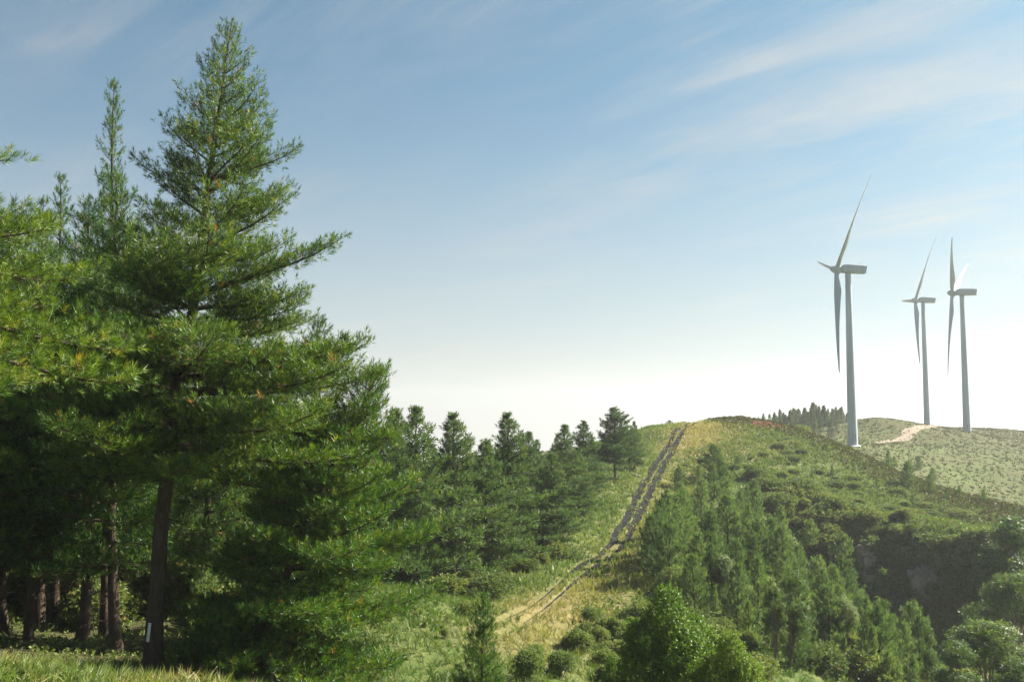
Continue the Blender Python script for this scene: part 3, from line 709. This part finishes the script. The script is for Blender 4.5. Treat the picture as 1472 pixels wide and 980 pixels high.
# ------------------------------------------------------------------ foreground pines
rl = np.random.default_rng(88)
def px_xy(px, d): return float(at(px, 640, d)[0]), float(d)
def put_top(plant, px, py_top, d, rz, label, group=None, sxy=1.0, **kw):
    kw.setdefault('tilt', (rl.normal(0, .02), rl.normal(0, .02)))
    x, y = px_xy(px, d); top = at(px, py_top, d)[2]; h = top - gz_at(x, y)
    return plant.put(x, y, h / plant.height, rz, label, group, sxy=sxy, **kw)
hx, hy = px_xy(230, 34)
hero.put(hx, hy, 1.0, 0, 'tallest pine, with a thick trunk rising from the grass and a broad dark crown', 'pines of the foreground stand')
lx, ly = px_xy(372, 36)
lean2.put(lx, ly, 1.08, 0, 'leaning pine with bright yellow-green boughs beside the tallest pine', 'pines of the foreground stand')
put_top(fore_b, 160, 113, 42, R(40), 'slender pine whose thin sparse leader pokes up beside the tallest crown', 'pines of the foreground stand', sxy=.75)
put_top(fore_b, 88, 252, 46, R(150), 'pine with a short spiky leader, seen above the overhanging bough', 'pines of the foreground stand', sxy=.9)
put_top(fore_b, 52, 285, 40, R(250), 'pine at the left edge with a low knobbly leader behind the bough', 'pines of the foreground stand', sxy=.9)
put_top(fore_a, 452, 452, 43, R(70), 'pine filling the slope between the tallest pine and the leaning pine', 'pines of the foreground stand', sxy=.9)
near_p.put(-12.0, 17.0, .86, R(8), 'near pine outside the frame whose long bough reaches in from the left', 'pines of the foreground stand')
# shaded stand behind them: nothing tells these apart
STAND = 'dark pine in the shaded stand behind the tallest pine'
rs = np.random.default_rng(77)
for px, py, d in ((15, 318, 41), (66, 306, 44), (128, 282, 41), (178, 250, 39), (-30, 300, 39), (120, 380, 45), (20, 360, 50), (-60, 330, 44), (200, 420, 52), (300, 430, 50), (360, 470, 58), (90, 430, 60), (-20, 420, 62), (250, 480, 66), (400, 520, 66), (150, 470, 72), (320, 540, 76), (40, 480, 76), (450, 570, 62), (480, 610, 70), (-140, 400, 52), (-160, 440, 66), (420, 560, 80)):
    pl = fore_c if d < 47 else fore_a if d < 60 or rs.random() < .6 else fore_b
    put_top(pl, px, py, d, rs.uniform(0, 6.28), STAND, 'shaded pines of the stand', sxy=rs.uniform(.9, 1.15))

for i in range(72):
    px = rs.uniform(-80, 470); d = rs.uniform(44, 74); x, y = px_xy(px, d)
    if i % 3 == 0: youngs[i % 4].put(x, y, rs.uniform(.7, 1.3), rs.uniform(0, 6.28), 'sapling pine in the gloom between the stand trunks', 'saplings under the stand')
    else: bushes[i % 5].put(x, y, rs.uniform(.9, 1.7), rs.uniform(0, 6.28), 'understorey shrub in the gloom between the stand trunks', 'shrubs under the stand')
# ------------------------------------------------------------------ pines along the track
RIDGE = 'pines along the left of the track'
for k, px, py, d, sx, lab in (
        (0, 560, 592, 72, 1.0, 'hazy pine just behind the tip of the leaning pine'),
        (1, 600, 588, 74, 1.0, 'tall grey-green pine left of the dark pointed pines'),
        (0, 652, 598, 78, 1.05, 'dark pointed pine, leftmost of those with a bare trunk foot showing'),
        (2, 697, 632, 82, 1.0, 'shorter pointed pine between two taller ones left of the track'),
        (0, 735, 597, 88, 1.05, 'tall pointed pine in the middle of the row left of the track'),
        (2, 790, 650, 92, 1.15, 'paler round-topped pine standing in front of the row left of the track'),
        (1, 765, 622, 104, 1.0, 'pine peeking out behind the paler round-topped pine'),
        (1, 812, 612, 110, 1.1, 'pine with a blunt crown right of the paler round-topped pine'),
        (0, 838, 606, 120, 1.05, 'pine with a thin leader left of the broad lone pine'),
        (2, 832, 652, 112, 1.1, 'low bushy pine under the blunt-crowned pine near the track'),
        (3, 884, 586, 128, 1.12, 'broad lone pine with a clear dark trunk near the top of the track'),
        (1, 912, 606, 136, .8, 'small pine leaning out on the right flank of the broad lone pine'),
        (0, 625, 640, 92, 1.0, 'pine deep behind the dark pointed pines'),
        (1, 672, 655, 105, 1.0, 'distant pine seen in the gap between pointed pines')):
    put_top(mids[k], px, py, d, rs.uniform(0, 6.28), lab, RIDGE, sxy=sx * 1.12)
for px, py, d in ((575, 625, 84), (700, 640, 112), (730, 632, 122), (770, 632, 128), (800, 628, 138), (645, 650, 125), (590, 645, 110), (850, 626, 140), (715, 645, 98), (685, 652, 135), (755, 640, 112)):
    put_top(mids[int(rs.integers(0, 3))], px, py, d, rs.uniform(0, 6.28), 'pine crowded behind the row left of the track', 'pines crowded behind the track row', sxy=1.1)

# ------------------------------------------------------------------ young pines on the slope
def in_poly(px, py, poly):
    c = False; j = len(poly) - 1
    for i in range(len(poly)):
        xi, yi = poly[i]; xj, yj = poly[j]
        if (yi > py) != (yj > py) and px < (xj - xi) * (py - yi) / (yj - yi) + xi: c = not c
        j = i
    return c
def scatter(poly_px, n, sep, yr, xr, seed, tries=9000, others=(), clump=0.0):
    """world points on the ground inside a plan area whose outline is given by what one sees of it"""
    r = np.random.default_rng(seed); pts = list(others); k0 = len(pts)
    for _ in range(tries):
        y = r.uniform(*yr); x = r.uniform(*xr)
        if clump and fbm(np.array([x / 9]), np.array([y / 9]), 91, 2)[0] < clump: continue
        z = gz_at(x, y); px, py = to_px(x, y, z)
        if not in_poly(px, py, poly_px): continue
        if all((x - a) ** 2 + (y - c) ** 2 > sep * sep for a, c in pts):
            pts.append((x, y))
            if len(pts) - k0 >= n: break
    return pts[k0:]
YP = [(935, 835), (950, 790), (985, 745), (1010, 715), (1070, 705), (1110, 745), (1165, 790), (1225, 850), (1275, 895), (1320, 960), (1330, 1010), (1180, 1010), (1110, 965), (1040, 905), (985, 870)]
ypts = scatter(YP, 120, 2.1, (66, 128), (10, 46), 401)
for i, (x, y) in enumerate(ypts):
    youngs[int(rs.integers(0, 4))].put(x, y, rs.choice((.45, .6, .8, .95, 1.1, 1.25)) * rs.uniform(.9, 1.1), rs.uniform(0, 6.28), 'young pine in the dense plantation on the slope', 'young pines of the plantation', tilt=(rs.normal(0, .03), rs.normal(0, .03)))
for i, (x, y) in enumerate(scatter(YP, 26, 1.6, (66, 128), (10, 46), 402)):
    pales[i % 3].put(x, y, rs.uniform(.5, 1.0), rs.uniform(0, 6.28), 'pale shrub between the plantation pines', 'pale shrubs of the plantation', sxy=rs.uniform(.8, 1.2))
for k, px, pt, d, sx, lab in (
        (3, 1027, 640, 133, 1.1, 'bushy young pine alone on the slope right of the upper track'),
        (1, 1003, 668, 130, 1.0, 'low young pine at the foot of the bushy lone one'),
        (3, 975, 672, 127, 1.1, 'pale young pine closest to the upper track'),
        (0, 1195, 668, 142, 1.0, 'dark slim young pine on the bracken slope below the crest'),
        (2, 1166, 672, 140, .9, 'thin young pine left of the dark slim one on the bracken slope'),
        (0, 1303, 664, 141, 1.25, 'largest young pine on the ridge shoulder below the turbines'),
        (1, 1336, 680, 139, .9, 'young pine just right of the largest one on the ridge shoulder'),
        (0, 1277, 646, 158, .8, 'young pine breaking the ridge line beside the largest turbine'),
        (2, 1358, 702, 136, .8, 'thin young pine on the descending ridge shoulder'),
        (1, 1376, 698, 137, .8, 'dark young pine midway down the ridge shoulder'),
        (3, 1411, 702, 137, .9, 'spreading young pine breaking the lower ridge line'),
        (2, 1310, 712, 128, .9, 'pale young pine below the largest one on the ridge shoulder'),
        (1, 1400, 738, 125, 1.0, 'young pine above the dark gully at the right'),
        (3, 1060, 655, 140, 1.0, 'low broad young pine below the heather patch'),
        (1, 1082, 668, 137, .9, 'young pine at the upper end of the plantation'),
        (2, 940, 770, 97, 1.2, 'pale young pine at the left end of the plantation'),
        (0, 1113, 692, 133, 1.0, 'slim young pine at the gully head')):
    put_top(youngs[k], px, pt, d, rs.uniform(0, 6.28), lab, 'scattered young pines', sxy=sx)
put_top(small_p, 695, 856, 34.5, R(30), 'small dark pointed pine standing alone at the bottom of the picture', sxy=1.05)

# ------------------------------------------------------------------ broadleaf trees
put_top(alder, 950, 838, 38, R(20), 'bright green leafy tree at the bottom beside the small pointed pine', 'leafy trees in the valley', sxy=.92)
put_top(alder, 1042, 900, 36.5, R(200), 'lower bright green leafy tree touching the taller one', 'leafy trees in the valley', sxy=.8)
put_top(alder, 880, 935, 40, R(110), 'dark leafy tree half hidden left of the bright green one', 'leafy trees in the valley', sxy=.7)
for k, px, py, d, sx, lab in ((0, 1128, 815, 66, .85, 'slim open-crowned eucalyptus with two thin trunks at the bottom'),
                              (1, 1108, 835, 65, .7, 'slim eucalyptus with a forked stem in front of the plantation'),
                              (2, 1405, 868, 64, 1.5, 'round bright eucalyptus at the bottom right in front of the gully'),
                              (0, 1330, 895, 68, .6, 'narrow pointed eucalyptus left of the round bright one'),
                              (1, 1446, 735, 96, 1.2, 'tall dark eucalyptus with a bare trunk at the right edge'),
                              (2, 1455, 800, 84, 1.15, 'eucalyptus clinging below the tall dark one at the right edge'),
                              (0, 1360, 915, 60, 1.2, 'low eucalyptus at the bottom edge below the round bright one'),
                              (2, 1465, 925, 60, 1.3, 'eucalyptus crown cut by the bottom right corner')):
    put_top(eucs[k], px, py, d, rs.uniform(0, 6.28), lab, 'eucalyptus trees in the gully', sxy=sx)
put_top(willow, 1030, 795, 78, R(50), 'rounded yellow-green tree at the near end of the plantation', sxy=.8)
put_top(willow, 1205, 855, 76, R(150), 'rounded leafy tree among the lower plantation pines', sxy=.7)

# ------------------------------------------------------------------ bushes
PLAIN = []
for k, px, py, d, sx, lab in ((0, 850, 868, 66, 1.2, 'large pale shrub casting a dark shadow beside the lower track'),
                              (1, 805, 925, 50, 1.1, 'pale shrub between the pointed pine and the dark leafy tree'),
                              (2, 760, 930, 46, 1.0, 'pale shrub right behind the small pointed pine'),
                              (0, 930, 772, 97, 1.0, 'pale shrub at the edge of the dry grass right of the track'),
                              (1, 770, 915, 52, .8, 'low pale shrub in the shade below the lower track end'),
                              (2, 640, 900, 52, .9, 'pale shrub at the skirt of the leaning pine'),
                              (1, 1260, 925, 70, .9, 'pale shrub among the lowest plantation pines')):
    put_top(pales[k], px, py, d, rs.uniform(0, 6.28), lab, 'pale shrubs', sxy=sx)
BUSHES = [([(1085, 690), (1160, 715), (1240, 750), (1340, 775), (1472, 800), (1500, 900), (1420, 900), (1310, 870), (1240, 830), (1165, 770), (1100, 735)], 85, 1.7, 'gorse bush crowding the steep bank of the dark gully', (90, 136), (32, 66), (.8, 1.25)),
          ([(1150, 640), (1220, 655), (1300, 690), (1472, 745), (1472, 800), (1340, 770), (1240, 745), (1120, 700), (1060, 680), (1000, 690), (1000, 650), (1080, 640)], 60, 2.3, 'low gorse bush dotted over the bracken slope', (108, 165), (26, 72), (.3, .6)),
          ([(640, 835), (700, 815), (760, 790), (810, 755), (860, 710), (885, 705), (860, 755), (820, 790), (760, 825), (700, 860), (650, 880)], 45, 1.7, 'undergrowth bush along the skirt of the pine row', (70, 130), (-8, 16), (.5, .95)),
          ([(440, 1010), (470, 920), (600, 880), (680, 880), (720, 930), (900, 900), (960, 860), (1080, 930), (1100, 1010)], 64, 1.6, 'tangled bush on the near valley floor', (38, 80), (-9, 20), (.5, .9)),
          ([(1150, 1010), (1160, 930), (1240, 900), (1300, 930), (1472, 900), (1500, 1040), (1150, 1040)], 40, 2.0, 'scrub bush in the gully bottom', (60, 104), (16, 58), (.8, 1.3))]
for gi, (poly, n, sep, lab, yr, xr, scr) in enumerate(BUSHES):
    for i, (x, y) in enumerate(scatter(poly, n, sep * (.62 if gi == 0 else .8), yr, xr, 500 + gi, clump=0 if gi == 0 else .47)):
        bushes[(i + gi) % 5].put(x, y, rs.uniform(*scr) * rs.choice((.7, 1, 1.25)), rs.uniform(0, 6.28), lab, lab.split(' ', 1)[1], sxy=rs.uniform(1.5, 2.6) if gi == 1 else rs.uniform(.9, 1.6), sink=.15)
put_top(bushes[2], 1142, 611, 168, 1.0, 'dark green round bush sitting on the heathery crest', sxy=1.3)
put_top(bushes[3], 1152, 608, 171, 2.0, 'bright green bush just behind the dark round one on the crest', sxy=1.3)
put_top(bushes[1], 1075, 599, 172, 3.0, 'low green bush at the very top of the crest', sxy=1.6)

# ------------------------------------------------------------------ far wood and lone far trees
rf = np.random.default_rng(601); n = 0
while n < 120:
    px = rf.uniform(1060, 1224); d = rf.uniform(250, 330); x, y = px_xy(px, d)
    top = np.interp(px, [1075, 1110, 1150, 1190, 1222], [607, 597, 588, 588, 594]) + rf.normal(0, 4.5) + (325 - d) * .14
    h = at(px, top, d)[2] - gz_at(x, y)
    if h < 3: continue
    fars[n % 3].put(x, y, min(h, 12) / 11, rf.uniform(0, 6.28), 'distant conifer in the hazy wood behind the ridge', 'conifers of the far wood', sxy=rf.uniform(.85, 1.35)); n += 1
put_top(mids[3], 963, 604, 240, 0.3, 'tiny flat-topped tree far off, left of the ridge top', sxy=1.2, name='far_tree')
for px, py, d in ((944, 610, 235), (935, 612, 240), (953, 612, 232), (972, 610, 236), (1048, 599, 178)):
    put_top(fars[int(rf.integers(0, 3))], px, py, d, rf.uniform(0, 6), 'tiny distant tree just showing over the ridge beside the track top', 'tiny trees over the ridge', sxy=1.3)
for px, py, d in ((1320, 655, 205), (1305, 662, 198), (1285, 655, 203), (1340, 672, 200), (1362, 690, 198), (1390, 690, 202)):
    put_top(youngs[int(rf.integers(0, 4))], px, py, d, rf.uniform(0, 6), 'hazy shrubby tree on the far slope beyond the ridge', 'hazy trees on the far slope', sxy=1.2)

# ------------------------------------------------------------------ small things
pl_ = bpy.data.objects.new('white_plate', None)
mv = []
for k, q in enumerate(np.linspace(-.6, .6, 7)):
    for z in (0, .62):
        for rr_ in (.085, .10): mv.append((rr_ * math.sin(q), -rr_ * math.cos(q) + .09, z))
fc = []
for k in range(6):
    a_, b_ = k * 4, k * 4 + 4
    fc += [(a_ + 1, b_ + 1, b_ + 3, a_ + 3), (a_, a_ + 2, b_ + 2, b_), (a_ + 2, a_ + 3, b_ + 3, b_ + 2), (a_, b_, b_ + 1, a_ + 1)]
fc += [(0, 1, 3, 2), (24, 26, 27, 25)]
wp = link('white_plate', pymesh('white_plate', mv, fc, M_plate, True)); tag(wp, 'small white curved plate fixed to the foot of the tallest pine trunk', 'plate')
q = at(212, 921, 33.8); wp.location = (q[0], q[1], q[2] - .02); wp.rotation_euler = (0, R(6), R(-12))
lx_, ly_ = px_xy(915, 131)
lv, lf = tubes(np.array([[[-.7, 0, .15], [-.2, .03, .17], [.3, 0, .13], [.8, .02, .12]]]), np.array([[.12, .14, .13, .10]]), 8)
lg = link('fallen_log', mesh_np('fallen_log', lv, lf, M_log, smooth=True)); lg.location = (lx_, ly_, gz_at(lx_, ly_)); lg.rotation_euler = (0, R(12), R(-35)); tag(lg, 'pale fallen log lying near the broad lone pine', 'log')

def rock_mesh(seed, w, dpt, h):
    r = np.random.default_rng(seed); nu, nv = 22, 14; V = []
    for j in range(nv):
        ph = math.pi * (j + .5) / nv - math.pi / 2
        for i in range(nu):
            a = 2 * math.pi * i / nu; q = .6 + .8 * float(fbm(np.array([abs(a - math.pi) * 2.4 + seed]), np.array([ph * 3.4]), seed, 4)[0]); e = .55
            cx_, sx_, cp_, sp_ = math.cos(a), math.sin(a), math.cos(ph), math.sin(ph)
            g = lambda v: math.copysign(abs(v) ** e, v)
            V.append((g(cx_) * g(cp_) * w * q, g(sx_) * g(cp_) * dpt * q, g(sp_) * h * q))
    idx = np.arange(nu * nv).reshape(nv, nu); a0 = idx[:-1]; a1 = np.roll(a0, -1, 1); b0 = idx[1:]; b1 = np.roll(b0, -1, 1)
    Q = np.stack([a0, a1, b1, b0], -1).reshape(-1, 4).tolist() + [idx[0][::-1].tolist(), idx[-1].tolist()]
    return pymesh('rock_face', V, Q, M_rock, True, 35)
for seed, px, py, d, w, h, lab in ((812, 1246, 812, 115.5, 1.1, 2.2, 'upright pale rock face in the middle of the dark gully bank'), (813, 1330, 842, 110.5, 1.5, 2.0, 'greyish rock face low in the dark gully')):
    q = at(px, py, d); zg = gz_at(q[0], q[1]); ro = link('rock_face', rock_mesh(seed, w, 1.3, h)); ro.location = (q[0], q[1], zg + h * .15); ro.rotation_euler = (R(-14), 0, R(10)); tag(ro, lab, 'rock')

# ------------------------------------------------------------------ ground cover
def dryness(x, y):
    td = seg_dist(x - 2.5, y, TRK)
    return np.exp(-(td / 4.0) ** 2) * .55 + np.exp(-((x - 33) / 13) ** 2 - ((y - 160) / 16) ** 2) * .7 + (fbm(x / 7, y / 7, 31) - .5) * .9 + .10 + np.exp(-((x - 2.2) / 5.0) ** 2 - ((y - 68) / 7.0) ** 2) * .6
def spikes(k, h, wd, r):
    out = []
    for i in range(k):
        az = r.uniform(0, 6.283); an = R(r.uniform(8, 48)); d = np.array((math.sin(an) * math.cos(az), math.sin(an) * math.sin(az), math.cos(an)))
        b0 = np.array((r.normal() * .1, r.normal() * .1, -.05)) * (h / .4); sdv = unit(np.cross(d, (math.cos(az + 1.2), math.sin(az + 1.2), 0.2)))
        out.append([b0 - sdv * wd / 2, b0 + sdv * wd / 2, b0 + d * h * r.uniform(.6, 1.15)])
    return np.array(out)
def cover(name, n, xr, yr, tmpl, size, mat_, label, keep, tintf, seed, cat=None, sink=0.0, lean=.25):
    r = np.random.default_rng(seed); x = r.uniform(*xr, n); y = r.uniform(*yr, n); k = keep(x, y) > r.random(n); x, y = x[k], y[k]
    z = gz_many(x, y) - sink; d = unit(np.stack([r.normal(0, lean, len(x)), r.normal(0, lean, len(x)), np.ones(len(x))], 1))
    sc = r.uniform(*size, len(x)); v, f = stamp(tmpl, np.stack([x, y, z], 1), d, sc, r)
    t = np.repeat(np.clip(tintf(x, y) + r.normal(0, .16, len(x)), 0, 1), len(tmpl))
    return tag(link(name, mesh_np(name, v, f, mat_, t)), label, cat, kind='stuff')
GT_near = grass_tuft(6, .55, .026, rt); GT_hill = spikes(5, .45, .11, rt); GT_far = spikes(5, .6, .26, rt)
infov = lambda x, y: np.abs(x / np.maximum(y, 1)) < .56
off_trk = lambda x, y: 1 - .93 * np.exp(-((seg_dist(x, y, TRK) - .55) / .45) ** 4)
cover('grass', 14000, (-19, 2), (21, 36), GT_near, (.45, 1.35), M_grass, 'tall tangled grass under the tallest pine', lambda x, y: (.35 + .9 * fbm(x / 2.5, y / 2.5, 5)) * infov(x, y), lambda x, y: .28 + 1.4 * (fbm(x / 1.6, y / 1.6, 41) - .42), 701, lean=.4)
cover('undergrowth', 9000, (-34, -5), (31, 62), SP_low, (.3, .75), M_bush, 'dim undergrowth on the floor of the pine stand', lambda x, y: (x < FOREST_X(y) + 1) * (.3 + fbm(x / 3, y / 3, 15)) * infov(x, y), lambda x, y: .2 + .5 * fbm(x / 3, y / 3, 16), 710)
cover('valley_grass', 7600, (-9, 26), (37, 80), GT_near, (.8, 1.6), M_grass, 'mixed green grass on the near valley floor', lambda x, y: off_trk(x, y), lambda x, y: .15 + .75 * dryness(x, y), 702)
cover('hill_grass', 58000, (-8, 92), (76, 180), GT_hill, (.7, 1.5), M_grass, 'rough green and straw-coloured grass over the hillside', lambda x, y: off_trk(x, y) * infov(x, y) * (x > FOREST_X(y) - 3) * (1 - .75 * np.exp(-(seg_dist(x, y, CREST) / 6.0) ** 2)), lambda x, y: .10 + .85 * dryness(x, y), 703)
cover('bracken', 62000, (-9, 90), (40, 172), SP_low, (.6, 1.35), M_bush, 'low green bracken and brambles carpeting the slope', lambda x, y: (fbm(x / 8, y / 8, 55) > .46 + .14 * (x < 24)) * (seg_dist(x, y, TRK) > 2.2) * (x > FOREST_X(y) - 2) * infov(x, y) * .95, lambda x, y: .25 + .6 * fbm(x / 5, y / 5, 58), 704)
cover('heather', 44000, (34, 92), (112, 182), SP_low, (.8, 1.7), M_heath, 'brown and olive heath along the crest of the ridge', lambda x, y: np.exp(-(seg_dist(x, y, CREST) / 6.5) ** 2), lambda x, y: .2 + .7 * fbm(x / 4, y / 4, 61), 705)
hp = [at(*q)[:2] for q in ((1100, 615, 163), (1112, 618, 161), (1092, 621, 158), (1116, 623, 157))]
for i, (hx_, hy_) in enumerate(hp[:2]):
    cover('heather_bloom', 900, (hx_ - 3.2, hx_ + 3.2), (hy_ - 2.0, hy_ + 2.0), SP_low, (.7, 1.2), M_pink, 'pink flowering heather patch on the crest' if i == 0 else 'smaller pink flowering heather patch below the first on the crest', lambda x, y: np.exp(-((x - hx_) / 2.0) ** 2 - ((y - hy_) / 1.1) ** 2), lambda x, y: x * 0 + .5, 706 + i)
cover('far_scrub', 28000, (40, 190), (178, 345), GT_far, (.35, .9), M_heath, 'hazy scrub and grass over the far slope', lambda x, y: infov(x, y) * .95, lambda x, y: .12 + .6 * fbm(x / 14, y / 14, 71), 708)

# ------------------------------------------------------------------ haze
zmin = float(gv[:, 2].min()) - 1.0
hv = [(sx * 2450, sy * 2450, z) for z in (zmin, 86.0) for sy in (-1, 1) for sx in (-1, 1)]
hz = link('haze', pymesh('haze', hv, [(0, 2, 3, 1), (4, 5, 7, 6), (0, 1, 5, 4), (2, 6, 7, 3), (1, 3, 7, 5), (0, 4, 6, 2)], mat('haze_air'), False))
tag(hz, kind='stuff'); hz['label'] = 'thin pale morning haze over the valley'
t_ = hz.data.materials[0].node_tree; vo = t_.nodes.new('ShaderNodeVolumePrincipled'); mo = t_.nodes.new('ShaderNodeOutputMaterial')
vo.inputs['Color'].default_value = (0.92, 0.94, 0.95, 1); vo.inputs['Density'].default_value = 0.00027; vo.inputs['Anisotropy'].default_value = 0.5
vo.inputs['Density Attribute'].default_value = ''; vo.inputs['Color Attribute'].default_value = ''; vo.inputs['Temperature Attribute'].default_value = ''
t_.links.new(vo.outputs[0], mo.inputs['Volume'])
